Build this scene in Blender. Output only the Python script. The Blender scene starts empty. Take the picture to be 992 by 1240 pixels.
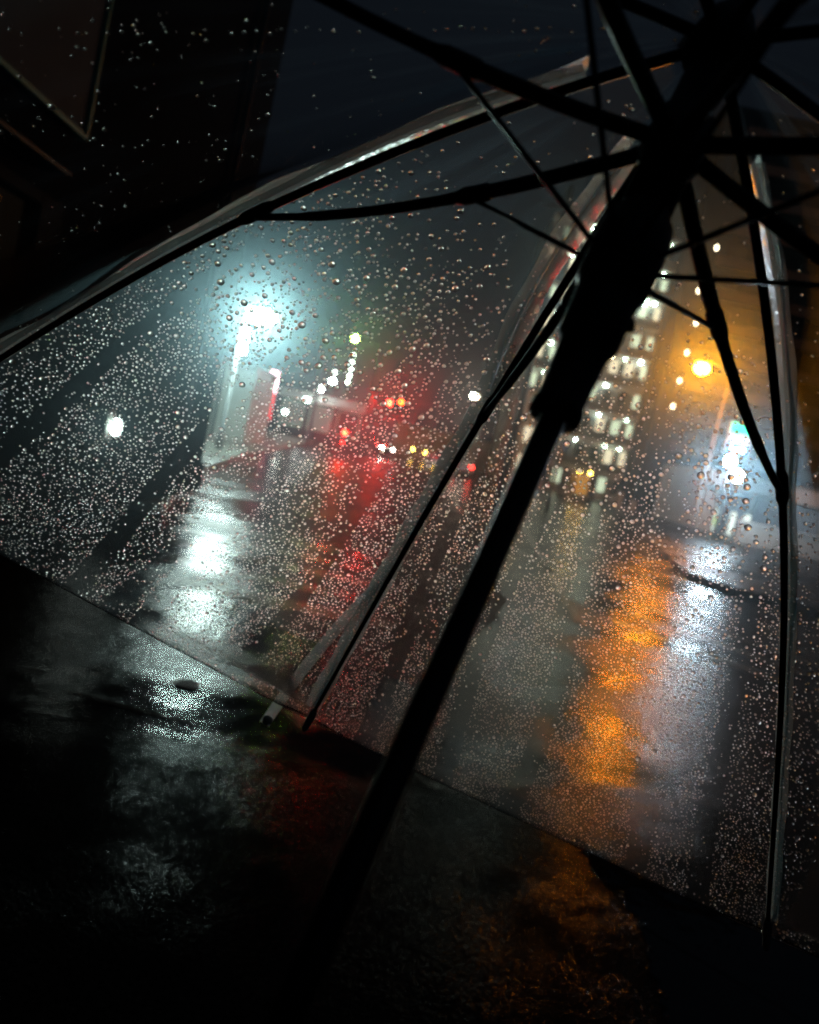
import bpy, bmesh, math, random
import numpy as np
from mathutils import Vector, Matrix
from math import radians as D2R, pi
random.seed(7); rng = np.random.default_rng(11)
sc = bpy.context.scene
col = sc.collection

# ------------------------------------------------------------------ camera
CAM = np.array([0.0, 0.0, 1.55]); FPX = 1000.0
_p = D2R(4.8); _r = D2R(12.5)
FW = np.array([0, math.cos(_p), -math.sin(_p)])
_u0 = np.array([0, math.sin(_p), math.cos(_p)]); _r0 = np.array([1.0, 0, 0])
RT = math.cos(_r)*_r0 + math.sin(_r)*_u0
UP = -math.sin(_r)*_r0 + math.cos(_r)*_u0
def ray(px, py): return (px-496)/FPX*RT - (py-620)/FPX*UP + FW
def at(px, py, Y):
    d = ray(px, py); return Vector(CAM + d*(Y/d[1]))
def ground(px, py):
    d = ray(px, py); return Vector(CAM + d*(-CAM[2]/d[2]))
def cw(p):                       # metres in camera axes -> world
    p = np.asarray(p, float); return CAM + p[..., 0:1]*RT + p[..., 1:2]*UP + p[..., 2:3]*FW
cd = bpy.data.cameras.new('camera'); cam = bpy.data.objects.new('camera', cd); col.objects.link(cam)
cam.matrix_world = Matrix(((RT[0], UP[0], -FW[0], CAM[0]), (RT[1], UP[1], -FW[1], CAM[1]), (RT[2], UP[2], -FW[2], CAM[2]), (0, 0, 0, 1)))
cd.sensor_fit = 'VERTICAL'; cd.sensor_height = 24; cd.lens = 24*FPX/1240
cd.clip_start = 0.02; cd.clip_end = 3000
cd.dof.use_dof = True; cd.dof.focus_distance = 0.54; cd.dof.aperture_fstop = cd.lens/3.6
sc.camera = cam

# ------------------------------------------------------------------ render
sc.render.engine = 'CYCLES'
cy = sc.cycles
cy.max_bounces = 8; cy.diffuse_bounces = 2; cy.glossy_bounces = 3; cy.transmission_bounces = 6
cy.transparent_max_bounces = 32; cy.volume_bounces = 0
cy.caustics_reflective = False; cy.caustics_refractive = False
cy.sample_clamp_indirect = 30.0; cy.pixel_filter_type = 'BLACKMAN_HARRIS'; cy.filter_width = 1.8; cy.blur_glossy = 0.3
cy.use_denoising = True; cy.denoiser = 'OPENIMAGEDENOISE'; cy.denoising_prefilter = 'NONE'; cy.use_adaptive_sampling = False
sc.view_settings.view_transform = 'Standard'; sc.view_settings.look = 'None'
sc.view_settings.exposure = 0.12; sc.view_settings.gamma = 1.0
w = bpy.data.worlds.new('World'); sc.world = w; w.use_nodes = True
bg = w.node_tree.nodes['Background']
bg.inputs[0].default_value = (0.52, 0.70, 1.0, 1); bg.inputs[1].default_value = 0.0082   # overcast night sky over a city

# ------------------------------------------------------------------ materials
def mat(name, colr, rough=0.5, metal=0.0, emit=None, es=0.0, var=0.0, vscale=8.0, bump=0.0, bscale=40.0, spec=0.5, rvar=0.0):
    m = bpy.data.materials.new(name); m.use_nodes = True
    nt = m.node_tree; b = nt.nodes['Principled BSDF']
    b.inputs['Base Color'].default_value = (*colr, 1); b.inputs['Roughness'].default_value = rough
    b.inputs['Metallic'].default_value = metal; b.inputs['Specular IOR Level'].default_value = spec
    if emit is not None:
        b.inputs['Emission Color'].default_value = (*emit, 1); b.inputs['Emission Strength'].default_value = es
    if var or bump or rvar:
        tc = nt.nodes.new('ShaderNodeTexCoord')
        n = nt.nodes.new('ShaderNodeTexNoise'); n.inputs['Scale'].default_value = vscale; n.inputs['Detail'].default_value = 5
        nt.links.new(tc.outputs['Object'], n.inputs['Vector'])
        if var:
            mx = nt.nodes.new('ShaderNodeMix'); mx.data_type = 'RGBA'
            mx.inputs[6].default_value = (*[max(0, c*(1-var)) for c in colr], 1); mx.inputs[7].default_value = (*[min(1, c*(1+var)) for c in colr], 1)
            nt.links.new(n.outputs['Fac'], mx.inputs[0]); nt.links.new(mx.outputs[2], b.inputs['Base Color'])
        if rvar:
            mr = nt.nodes.new('ShaderNodeMapRange'); mr.inputs[1].default_value = .3; mr.inputs[2].default_value = .7
            mr.inputs[3].default_value = max(.02, rough-rvar); mr.inputs[4].default_value = rough+rvar
            nt.links.new(n.outputs['Fac'], mr.inputs[0]); nt.links.new(mr.outputs[0], b.inputs['Roughness'])
        if bump:
            n2 = nt.nodes.new('ShaderNodeTexNoise'); n2.inputs['Scale'].default_value = bscale; n2.inputs['Detail'].default_value = 3
            nt.links.new(tc.outputs['Object'], n2.inputs['Vector'])
            bp = nt.nodes.new('ShaderNodeBump'); bp.inputs['Strength'].default_value = bump; bp.inputs['Distance'].default_value = 0.02
            nt.links.new(n2.outputs['Fac'], bp.inputs['Height']); nt.links.new(bp.outputs[0], b.inputs['Normal'])
    return m
def lamp(name, colr, s):
    m = bpy.data.materials.new(name); m.use_nodes = True; nt = m.node_tree; nt.nodes.clear()
    e = nt.nodes.new('ShaderNodeEmission'); e.inputs[0].default_value = (*colr, 1); e.inputs[1].default_value = s
    o = nt.nodes.new('ShaderNodeOutputMaterial'); nt.links.new(e.outputs[0], o.inputs[0]); return m

M = {}
M['black'] = mat('black_plastic', (.006, .006, .007), .45, var=.3, vscale=60)
M['blackmetal'] = mat('black_painted_steel', (.008, .008, .009), .4, var=.3, vscale=80)
M['shaft'] = mat('dark_steel_tube', (.01, .01, .011), .42, var=.3, vscale=50)
M['pole'] = mat('grey_painted_pole', (.16, .17, .17), .45, var=.2, vscale=6)
M['darkpole'] = mat('dark_pole', (.05, .05, .055), .5, var=.25, vscale=6)
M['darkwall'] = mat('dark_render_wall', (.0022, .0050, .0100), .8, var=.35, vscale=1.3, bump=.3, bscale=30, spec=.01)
M['palewall'] = mat('pale_plaster', (.58, .58, .53), .7, var=.2, vscale=1.2, bump=.2, bscale=25)
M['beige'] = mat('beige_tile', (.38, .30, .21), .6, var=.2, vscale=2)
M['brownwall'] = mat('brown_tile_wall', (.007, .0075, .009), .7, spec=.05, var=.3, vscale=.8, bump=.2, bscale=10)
M['aptwall'] = mat('grey_tile_wall', (.50, .48, .42), .6, var=.25, vscale=.8, bump=.2, bscale=12)
M['frame'] = mat('aluminium_frame', (.28, .30, .27), .4, .6, var=.2, vscale=10)
M['darkframe'] = mat('dark_bronze_frame', (.006, .010, .014), .7, 0, var=.25, vscale=6, spec=.02)
M['panel'] = mat('grey_sign_panel', (.085, .10, .105), .7, var=.4, vscale=2.5, spec=.05)
M['trim'] = mat('pale_metal_trim', (.30, .62, .46), .35, .3, var=.15, vscale=12)
M['browpane'] = mat('brown_lit_glass', (.03, .025, .02), .1, emit=(1, .62, .35), es=.0035, var=.3, vscale=3)
M['glassdark'] = mat('dark_window_glass', (.01, .012, .014), .06, spec=.7, rvar=.02)
M['winA'] = mat('dim_window_green', (.2, .22, .18), .3, emit=(.75, .9, .62), es=1.0, var=.7, vscale=1.5)
M['winB'] = mat('dim_window_cream', (.2, .2, .15), .3, emit=(1, .88, .6), es=1.0, var=.7, vscale=1.5)
M['door'] = mat('apartment_door', (.16, .17, .15), .5, var=.2, vscale=4)
M['white'] = mat('white_paint', (.75, .76, .72), .3, var=.12, vscale=3)
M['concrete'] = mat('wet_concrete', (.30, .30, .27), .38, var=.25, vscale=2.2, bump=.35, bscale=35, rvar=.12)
M['carwhite'] = mat('silver_car_paint', (.42, .43, .44), .22, .3, var=.05)
M['cardark'] = mat('dark_car_paint', (.03, .032, .04), .2, .2, var=.1)
M['tyre'] = mat('tyre_rubber', (.015, .015, .015), .8, var=.2)
M['rim'] = mat('alloy_rim', (.4, .4, .42), .3, .9, var=.1)
M['gap'] = mat('dark_gap', (.004, .004, .004), .9, spec=.05)
M['iron'] = mat('wet_cast_iron', (.012, .012, .012), .55, .4, var=.3, vscale=30, bump=.5, bscale=60)
M['lens_off'] = mat('unlit_signal_lens', (.02, .02, .02), .25, var=.1)
M['orangepost'] = mat('amber_sign_case', (.5, .26, .04), .5, emit=(1, .5, .06), es=.30, var=.15, vscale=6)

L = {}
L['street'] = lamp('white_street_light', (.70, 1.0, .93), 270)
L['tube'] = lamp('white_tube_light', (.82, 1.0, .97), 160)
L['wall'] = lamp('wall_light_white', (.82, 1.0, .92), 14)
L['sodium'] = lamp('sodium_orange', (1.0, .27, .005), 760)
L['flood'] = lamp('flood_white', (.62, .84, 1.0), 230)
L['cool'] = lamp('cool_street_light', (.72, 1.0, .98), 50)
L['store'] = lamp('store_white', (.80, .93, 1.0), 22)
L['sgreen'] = lamp('sign_green', (.0, .80, .36), 4.0)
L['swhite'] = lamp('sign_white', (.85, .95, 1.0), 1.5)
L['sblue'] = lamp('sign_blue', (.10, .42, 1.0), 2.4)
L['red'] = lamp('signal_red', (1.0, .0022, .0008), 1400)
L['redw'] = lamp('warning_red', (1.0, .0022, .0008), 1300)
L['redtip'] = lamp('signal_orange_red', (1.0, .016, .002), 190)
L['green'] = lamp('signal_green', (.45, 1.0, .10), 170)
L['warm'] = lamp('warm_street', (1.0, .84, .60), 110)
L['corr'] = lamp('corridor_white_green', (.72, 1.0, .80), 34)
L['corrb'] = lamp('corridor_bright', (.78, 1.0, .92), 80)
L['corrw'] = lamp('corridor_warm', (1.0, .83, .55), 26)
L['balc'] = lamp('balcony_warm', (1.0, .83, .55), 9)
L['dots'] = lamp('string_white', (.86, 1.0, .84), 22)
L['pink'] = lamp('sign_pink', (1.0, .60, .68), 9)
L['redsign'] = lamp('sign_red', (1.0, .04, .05), 2.2)
L['shop'] = lamp('shop_window', (.9, .98, .80), .16)
L['shopl'] = lamp('shop_lamps', (.85, 1.0, .95), 40)
L['head'] = lamp('headlight', (1.0, .98, .88), 200)
L['headdim'] = lamp('headlight_turned', (1.0, .98, .88), 30)
L['tail'] = lamp('tail_light', (1.0, .03, .02), 14)
L['amber'] = lamp('amber_small', (1.0, .70, .10), 45)
L['poster'] = lamp('poster_light', (.85, .95, .85), 1.5)
L['posterg'] = lamp('poster_yellow_green', (.65, .85, .12), 1.6)

# ------------------------------------------------------------------ mesh helpers
class MB:
    def __init__(s): s.bm = bmesh.new()
    def box(s, lo, hi, bev=0.0):
        lo = Vector(lo); hi = Vector(hi); c = (lo+hi)/2; d = hi-lo
        r = bmesh.ops.create_cube(s.bm, size=1.0, matrix=Matrix.Translation(c) @ Matrix.Diagonal((*[abs(x) for x in d], 1)))
        if bev:
            es = list({e for v in r['verts'] for e in v.link_edges})
            bmesh.ops.bevel(s.bm, geom=es, offset=bev, segments=2, affect='EDGES', profile=.5)
        return s
    def tube(s, pts, rad, n=10, flat=1.0, upv=None):
        P = [Vector(p) for p in pts]; rs = rad if hasattr(rad, '__len__') else [rad]*len(P)
        rings = []; t0 = (P[1]-P[0]).normalized()
        a = Vector(upv) if upv is not None else (Vector((0, 0, 1)) if abs(t0.z) < .9 else Vector((1, 0, 0)))
        x = t0.cross(a).normalized()
        for i, p in enumerate(P):
            t = (P[min(i+1, len(P)-1)]-P[max(i-1, 0)]).normalized()
            x = (x - t*x.dot(t)).normalized(); y = t.cross(x)
            rings.append([s.bm.verts.new(p + x*math.cos(2*pi*k/n)*rs[i] + y*math.sin(2*pi*k/n)*rs[i]*flat) for k in range(n)])
        for i in range(len(P)-1):
            for k in range(n): s.bm.faces.new((rings[i][k], rings[i][(k+1) % n], rings[i+1][(k+1) % n], rings[i+1][k]))
        s.bm.faces.new(rings[0][::-1]); s.bm.faces.new(rings[-1]); return s
    def ball(s, c, r, sx=1, sy=1, sz=1, seg=14):
        bmesh.ops.create_uvsphere(s.bm, u_segments=seg, v_segments=max(6, seg//2), radius=r, matrix=Matrix.Translation(Vector(c)) @ Matrix.Diagonal((sx, sy, sz, 1))); return s
    def prism(s, poly, axis, a0, a1):     # polygon in the other two axes, extruded along axis
        def mk(p, a):
            q = [0, 0, 0]; o = [i for i in range(3) if i != axis]; q[o[0]] = p[0]; q[o[1]] = p[1]; q[axis] = a; return s.bm.verts.new(q)
        A = [mk(p, a0) for p in poly]; B = [mk(p, a1) for p in poly]; n = len(poly)
        s.bm.faces.new(A); s.bm.faces.new(B[::-1])
        for i in range(n): s.bm.faces.new((A[i], B[i], B[(i+1) % n], A[(i+1) % n]))
        return s
    def sheet(s, poly, z):
        s.bm.faces.new([s.bm.verts.new((p[0], p[1], z)) for p in poly]); return s
    def build(s, name, m, parent=None, smooth=False):
        bmesh.ops.recalc_face_normals(s.bm, faces=s.bm.faces[:])
        me = bpy.data.meshes.new(name); s.bm.to_mesh(me); s.bm.free()
        return link(name, me, m, parent, smooth)
def link(name, me, m, parent=None, smooth=False):
    if smooth: me.polygons.foreach_set('use_smooth', [True]*len(me.polygons))
    me.materials.append(m); o = bpy.data.objects.new(name, me); col.objects.link(o)
    if parent is not None:
        o.parent = parent; base = parent; off = Vector(base.location)
        while base.parent is not None: base = base.parent; off += base.location
        me.transform(Matrix.Translation(-off))
    return o
def tag(o, label, cat, group=None, kind=None):
    o['label'] = label
    if cat: o['category'] = cat
    if group: o['group'] = group
    if kind: o['kind'] = kind
    return o
def thing(name, loc, label, cat, group=None):
    o = bpy.data.objects.new(name, None); o.location = loc; o.empty_display_size = .2; col.objects.link(o)
    return tag(o, label, cat, group)
def struct(o, label=None):
    o['kind'] = 'structure'
    if label: o['label'] = label
    return o

# ------------------------------------------------------------------ ground
def asphalt(name, base, r0, r1, agg, bumpd, wave, spec=.045):
    m = bpy.data.materials.new(name); m.use_nodes = True; nt = m.node_tree; N = nt.nodes; Lk = nt.links
    b = N['Principled BSDF']; tc = N.new('ShaderNodeTexCoord')
    def noise(sc_, det=3, rough=.55):
        n = N.new('ShaderNodeTexNoise'); n.inputs['Scale'].default_value = sc_; n.inputs['Detail'].default_value = det; n.inputs['Roughness'].default_value = rough
        Lk.new(tc.outputs['Object'], n.inputs['Vector']); return n.outputs['Fac']
    def mrange(x, a, b_, c, d):
        r = N.new('ShaderNodeMapRange'); Lk.new(x, r.inputs[0])
        for i, v in enumerate((a, b_, c, d)): r.inputs[i+1].default_value = v
        return r.outputs[0]
    v = N.new('ShaderNodeTexVoronoi'); v.inputs['Scale'].default_value = agg; Lk.new(tc.outputs['Object'], v.inputs['Vector'])
    big = noise(.55, 4, .6)
    wet = mrange(big, .45, .53, 1.0, 0.0)          # 1 = standing film of water
    Lk.new(mrange(wet, 0, 1, r1, r0), b.inputs['Roughness'])
    mx = N.new('ShaderNodeMix'); mx.data_type = 'RGBA'
    mx.inputs[6].default_value = (*[c*.15 for c in base], 1); mx.inputs[7].default_value = (*[c*2.6 for c in base], 1)
    Lk.new(mrange(noise(70, 4, .7), .35, .65, 0, 1), mx.inputs[0]); Lk.new(mx.outputs[2], b.inputs['Base Color'])
    b.inputs['Specular IOR Level'].default_value = spec
    # heights: stones, medium undulation, broad waves
    def math_(op, a, c):
        q = N.new('ShaderNodeMath'); q.operation = op
        for i, x in enumerate((a, c)):
            if isinstance(x, (int, float)): q.inputs[i].default_value = x
            else: Lk.new(x, q.inputs[i])
        return q.outputs[0]
    st = math_('MULTIPLY', v.outputs['Distance'], mrange(wet, 0, 1, 1.0, .35))
    h = math_('ADD', math_('MULTIPLY', st, bumpd), math_('MULTIPLY', noise(agg*2.2, 2), bumpd*.35))
    h = math_('ADD', h, math_('MULTIPLY', noise(2.2, 3), wave))
    bp = N.new('ShaderNodeBump'); bp.inputs['Strength'].default_value = 1.0; bp.inputs['Distance'].default_value = 1.0
    Lk.new(h, bp.inputs['Height']); Lk.new(bp.outputs[0], b.inputs['Normal'])
    return m
M['road'] = asphalt('wet_asphalt', (.006, .0066, .0072), .10, .235, 58, .0022, .015)
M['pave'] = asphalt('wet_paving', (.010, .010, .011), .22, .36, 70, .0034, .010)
M['mark'] = asphalt('worn_white_road_paint', (.16, .16, .145), .11, .26, 58, .0022, .015)

M['patch'] = asphalt('coarse_dull_asphalt', (.007, .0075, .008), .40, .48, 52, .0024, .006, .02)  # rough and low specular, for the added patch that mutes reflections
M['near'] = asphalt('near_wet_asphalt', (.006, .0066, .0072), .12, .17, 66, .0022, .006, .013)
g = MB(); R_ = 1500
g.sheet([(-R_, -R_), (R_, -R_), (R_, R_), (-R_, R_)], 0.0)
struct(g.build('road', M['road']), 'wet dark asphalt street shining under the night lamps')

def ragged(poly, amp, n=14):
    out_ = []
    for i_ in range(len(poly)):
        a_ = Vector((*poly[i_], 0)); b_ = Vector((*poly[(i_+1) % len(poly)], 0))
        for q_ in range(n): p_ = a_.lerp(b_, q_/n); out_.append((p_.x+random.gauss(0, amp), p_.y+random.gauss(0, amp)))
    return out_
struct(MB().sheet(ragged([(-5.6, 50), (-2.75, 20), (-1.75, 10.5), (-1.0, 6.2), (.3, 5.2), (1.25, 9.0), (1.6, 17), (1.5, 50)], .035), .003).build('added_dull_patch', M['patch']), 'coarse dull patch added to the middle of the wet road to kill red signal reflections')  # added rough sheet, suppresses the red signal streaks on the road
struct(MB().sheet(ragged([(-7, 3.55), (-7, -3), (3, -3), (5, 3.2), (2.6, 4.2), (1.35, 4.3), (.5, 3.75), (-1.0, 3.60)], .012), .003).build('added_near_sheet', M['near']), 'nearly black wet asphalt sheet with fine sparkles, added underfoot to dim lamp reflections')  # added low-specular overlay, shortens the orange lamp reflection underfoot
def kerbed(name, poly, mtop, label, h=.12):
    o = MB().prism(poly, 2, -.05, h).build(name, mtop); return struct(o, label)
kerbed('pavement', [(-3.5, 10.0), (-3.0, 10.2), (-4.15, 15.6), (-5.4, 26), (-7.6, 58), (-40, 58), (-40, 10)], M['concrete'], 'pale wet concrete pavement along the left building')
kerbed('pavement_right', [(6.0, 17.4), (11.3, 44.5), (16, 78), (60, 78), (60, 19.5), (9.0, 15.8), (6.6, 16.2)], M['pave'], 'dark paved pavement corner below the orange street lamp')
for i in range(5):
    y = 6.55 + i*.86
    struct(MB().sheet([(-1.9-.26*i if i else -1.75, y), (.1, y+.12), (.1, y+.50), (-1.9-.26*i if i else -1.75, y+.38)], .004).build('crosswalk_stripe', M['mark']), 'worn white crosswalk bar on the wet asphalt')
for x0, y0, x1, y1, wd in ((1.95, 16.2, 2.62, 12.2, .15), (5.1, 20.5, 5.75, 15.3, .16), (4.35, 19.5, 4.85, 14.5, .13), (3.6, 30, 2.1, 9.0, .12), (1.55, 40, 1.3, 22, .15), (-1.2, 60, -1.0, 30, .14), (3.5, 11.4, 5.2, 9.6, .3), (3.0, 10.6, 4.6, 8.9, .3), (2.5, 9.8, 4.0, 8.2, .3)):
    d = Vector((x1-x0, y1-y0, 0)).normalized(); n = Vector((-d.y, d.x, 0))*wd/2
    a = Vector((x0, y0, 0)); c = Vector((x1, y1, 0))
    struct(MB().sheet([a-n, c-n, c+n, a+n], .004).build('lane_line', M['mark']), 'worn white lane line on the wet road')
# puddle on the right near the feet
pz = []
for px, py in ((690, 1012), (712, 1040), (728, 1068), (752, 1088), (772, 1118), (784, 1160), (800, 1215), (830, 1300)): pz.append(ground(px, py))
for px, py in ((1250, 1400), (1250, 1262), (1080, 1196), (960, 1150), (850, 1100), (760, 1056)): pz.append(ground(px, py))
pw = mat('puddle_water', (.004, .005, .006), .03, spec=.5, bump=.12, bscale=9)
pq = []
for a_, b_ in zip(pz[:7], pz[1:8]):
    for q_ in range(9):
        p = a_.lerp(b_, q_/9); pq.append(Vector((p.x+random.gauss(0, .012), p.y+random.gauss(0, .012), 0)))
pq += pz[7:]
struct(MB().sheet([(p.x, p.y) for p in pq], .006).build('puddle', pw), 'black rain puddle lying along the asphalt edge')
e_ = MB(); 
for p in pq[:60]:
    if random.random() < .6: e_.ball((p.x+random.gauss(0, .012), p.y+random.gauss(0, .012), .002), random.uniform(.004, .013), 1, random.uniform(.7, 1.4), .6, 8)
struct(e_.build('asphalt_edge', M['road']), 'raised broken edge of asphalt beside the puddle')
j0, j1 = ground(85, 838), ground(262, 886)
dj = (j1-j0).normalized(); nj = Vector((-dj.y, dj.x, 0))*.012
struct(MB().sheet([j0-nj, j1-nj, j1+nj, j0+nj], .004).build('pavement_joint', M['gap']), 'dark straight joint cut across the wet asphalt')
dp = ground(226, 829)
dr = thing('drain_cover', (dp.x, dp.y, 0), 'small dark iron drain cover in the bright wet asphalt', 'drain cover')
q = MB(); q.tube([(dp.x, dp.y, -.02), (dp.x, dp.y, .008)], .07, 20); q.build('cover_plate', M['iron'], dr)
q = MB()
for k in range(-2, 3): q.box((dp.x-.04, dp.y+k*.025-.006, .0083), (dp.x+.05, dp.y+k*.025+.006, .012))
q.build('grip_ridges', M['iron'], dr)

# ------------------------------------------------------------------ left building
WX = -3.3
nb = thing('dark_building', (-7, 6, 0), 'dark rendered building rising close on the left of the street', 'building')
w1, w2, wz0, wz1 = 4.4, 6.45, 1.80, 2.70
q = MB()
q.box((-12, -6, 0.1), (WX, w1, 11)); q.box((-12, w2, .1), (WX, 12.7, 11)); q.box((-12, w1, .1), (WX, w2, wz0)); q.box((-12, w1, wz1), (WX, w2, 11))
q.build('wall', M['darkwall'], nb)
wi = MB(); wi.box((WX-.14, w1, wz0), (WX-.10, w2, wz1)); win = wi.build('window', M['browpane'], nb)
f = MB(); f.box((WX-.02, w2-.02, wz0-.30), (WX+.05, w2+.34, wz1+.1), .008); f.box((WX-.02, w1-.3, wz0-.16), (WX+.06, w2-.022, wz0-.002), .008); f.box((WX-.02, w1-.3, wz1+.002), (WX+.05, w2-.022, wz1+.1), .008)
f.box((WX-.02, w1-.3, wz0), (WX+.04, w1, wz1), .006); f.build('window_frame', M['darkframe'], win)
f = MB(); f.box((WX-.1, (w1+w2)/2-.03, wz0), (WX-.04, (w1+w2)/2+.03, wz1), .004); f.build('mullion', M['darkframe'], win)
pl = MB(); pl.box((WX, -6, .12), (WX+.06, 12.7, .55)); pl.build('plinth', mat('dark_plinth', (.003, .005, .009), .8, spec=.02, var=.2, vscale=3), nb)
dpz = MB(); dpz.tube([(WX+.07, 11.2, .55), (WX+.07, 11.2, 11)], .045, 12); dpz.build('downpipe', M['darkpole'], nb)

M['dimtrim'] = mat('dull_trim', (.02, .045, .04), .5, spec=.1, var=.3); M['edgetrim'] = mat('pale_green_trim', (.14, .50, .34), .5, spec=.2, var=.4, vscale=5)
sb = thing('shop_sign_box', (WX, 4.4, 2.93), 'blank grey fascia sign box with pale metal edging high on the dark building', 'sign')
y0, y1 = 2.4, 6.36
q = MB(); q.box((WX+.01, y0, 3.24), (WX+.012+.30, y1-.02, 5.9), .01); q.build('sign_panel', M['panel'], sb)
q = MB(); q.box((WX+.01, y1-.018, 3.22), (WX+.335, y1+.02, 5.9), .006); q.box((WX+.30+.014, y0, 3.22), (WX+.335, y1-.019, 3.255), .005); q.build('edge_trim', M['edgetrim'], sb)
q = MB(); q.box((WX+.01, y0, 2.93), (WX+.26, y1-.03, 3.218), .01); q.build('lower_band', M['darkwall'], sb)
q = MB(); q.box((WX+.262, y0, 2.93), (WX+.275, y1-.03, 2.955), .003); q.build('lower_trim', M['dimtrim'], sb)

wp = at(130, 515, 8.66); wl = thing('wall_lamp', (WX, wp.y, wp.z-.15), 'small oval white wall lamp glowing on the dark left building', 'lamp')
q = MB(); q.box((WX+.002, wp.y-.09, wp.z-.16), (WX+.04, wp.y+.09, wp.z+.16), .01); q.build('back_plate', M['frame'], wl)
MB().ball((WX+.10, wp.y, wp.z), .06, .9, .9, 1.5).build('diffuser', L['wall'], wl, True)

# ------------------------------------------------------------------ lamp posts
def lamp_post(name, base, head, label, cat, L1, pr=.07, hx=(.30, .16, .14), arm=True, polem='pole', cap='black'):
    t = thing(name, (base[0], base[1], 0), label, cat, 'street lamps')
    b = Vector((base[0], base[1], 0)); h = Vector(head)
    top = Vector((b.x, b.y, h.z+.18))
    MB().tube([b, b+Vector((0, 0, .5)), b+Vector((0, 0, .52)), top], [pr*1.5, pr*1.5, pr, pr*.62], 14).build('pole', M[polem], t, True)
    if arm:
        MB().tube([top-Vector((0, 0, .1)), top+(h-top)*.45+Vector((0, 0, .22)), Vector((h.x, h.y, h.z+hx[2]+.05))], [pr*.5, pr*.45, pr*.4], 10).build('arm', M[polem], t, True)
    MB().ball((h.x, h.y, h.z), 1.0, *hx, seg=18).build('lamp_globe', L1, t, True)
    MB().box((h.x-hx[0]*.95, h.y-hx[1]*.95, h.z+hx[2]*.80), (h.x+hx[0]*.95, h.y+hx[1]*.95, h.z+hx[2]*1.15), .02).build('lamp_hood', M[polem], t)
    return t
pA = at(262, 556, 24); hA = at(317, 384, 24); 
t = lamp_post('street_lamp', (pA.x+.0, 24.0), hA, 'brightest white street lamp beside the pale pavement on the left', 'street lamp', L['street'], hx=(.42, .26, .22))
p2 = at(297, 414, 24)
MB().tube([(p2.x, 23.9, p2.z-.36), (p2.x, 23.9, p2.z+.36)], .085, 12).build('tube_lamp', L['tube'], t, True)
hO = at(850, 446, 40)
lamp_post('sodium_street_lamp', (hO.x+1.5, 40.3), hO, 'orange sodium street lamp above the right pavement corner', 'street lamp', L['sodium'], hx=(.36, .28, .30))
hW = at(575, 480, 60)
lamp_post('warm_street_lamp', (hW.x+.9, 60.2), hW, 'warm white street lamp far up the road left of the apartments', 'street lamp', L['warm'], hx=(.30, .2, .2))
hC = at(712, 372, 34)
lamp_post('cool_street_lamp', (hC.x+.3, 34.2), hC, 'cool white street lamp hidden behind the umbrella runner', 'street lamp', L['cool'], hx=(.30, .2, .14), polem='darkpole')

# utility pole
up = at(628, 500, 30)
u = thing('utility_pole', (up.x, 30, 0), 'dark concrete utility pole standing left of the umbrella shaft', 'utility pole')
MB().tube([(up.x, 30, 0), (up.x, 30, 11.5)], [.19, .12], 14).build('pole', M['darkpole'], u, True)
MB().box((up.x-.9, 29.8, 10.6), (up.x+.9, 29.87, 10.7), .01).build('crossarm', M['darkpole'], u)
q = MB(); q.tube([(up.x+.32, 29.8, 8.2), (up.x+.32, 29.8, 9.1)], .22, 14); q.build('transformer', M['darkpole'], u, True)

# ------------------------------------------------------------------ traffic signals
def signal(base, heads, label, lit, pole_h, Lm):
    h = Vector(heads); t = thing('traffic_signal', (base[0], base[1], 0), label, 'traffic light', 'traffic signals')
    b = Vector((base[0], base[1], 0))
    MB().tube([b, b+Vector((0, 0, pole_h))], [.12, .09], 12).build('pole', M['darkpole'], t, True)
    order = {'red': 2, 'amber': 1, 'green': 0}; i = order[lit]
    x0 = h.x-i*.42
    MB().tube([Vector((b.x, b.y, h.z+.30)), Vector((x0-.1, h.y+.12, h.z+.30))], .045, 8).build('arm', M['darkpole'], t, True)
    MB().box((x0-.26, h.y, h.z-.22), (x0+2*.42+.26, h.y+.22, h.z+.22), .05).build('housing', M['darkpole'], t)
    for k in range(3):
        q = MB(); q.tube([(x0+k*.42, h.y-.012, h.z), (x0+k*.42, h.y+.03, h.z)], .19, 18); q.build('lens', Lm if k == i else M['lens_off'], t)
        q = MB()
        for s_ in range(9):
            a0 = D2R(180*s_/9-0); a1 = D2R(180*(s_+1)/9)
            c = lambda a, y, r: (x0+k*.42+math.cos(a)*r, y, h.z+math.sin(a)*r)
            vs = [q.bm.verts.new(c(a0, h.y-.01, .205)), q.bm.verts.new(c(a1, h.y-.01, .205)), q.bm.verts.new(c(a1, h.y-.22, .21)), q.bm.verts.new(c(a0, h.y-.22, .21))]
            vs2 = [q.bm.verts.new(c(a0, h.y-.01, .215)), q.bm.verts.new(c(a1, h.y-.01, .215)), q.bm.verts.new(c(a1, h.y-.22, .22)), q.bm.verts.new(c(a0, h.y-.22, .22))]
            q.bm.faces.new(vs); q.bm.faces.new(vs2[::-1]); q.bm.faces.new((vs[2], vs[3], vs2[3], vs2[2]))
        q.build('visor', M['darkpole'], t)
    return t
hg = at(430, 410, 50); signal((hg.x-1.6, 50.4), hg, 'traffic light showing green above the left lane', 'green', hg.z+.6, L['green'])
hr = at(472, 488, 70); signal((hr.x-2.6, 70.4), hr, 'traffic light showing red over the far crossing', 'red', hr.z+.8, L['red'])
hr2 = at(486, 487, 74); signal((hr2.x+3.4, 74.4), hr2, 'smaller orange red traffic light just right of the red one', 'red', hr2.z+.8, L['redtip'])
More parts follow.
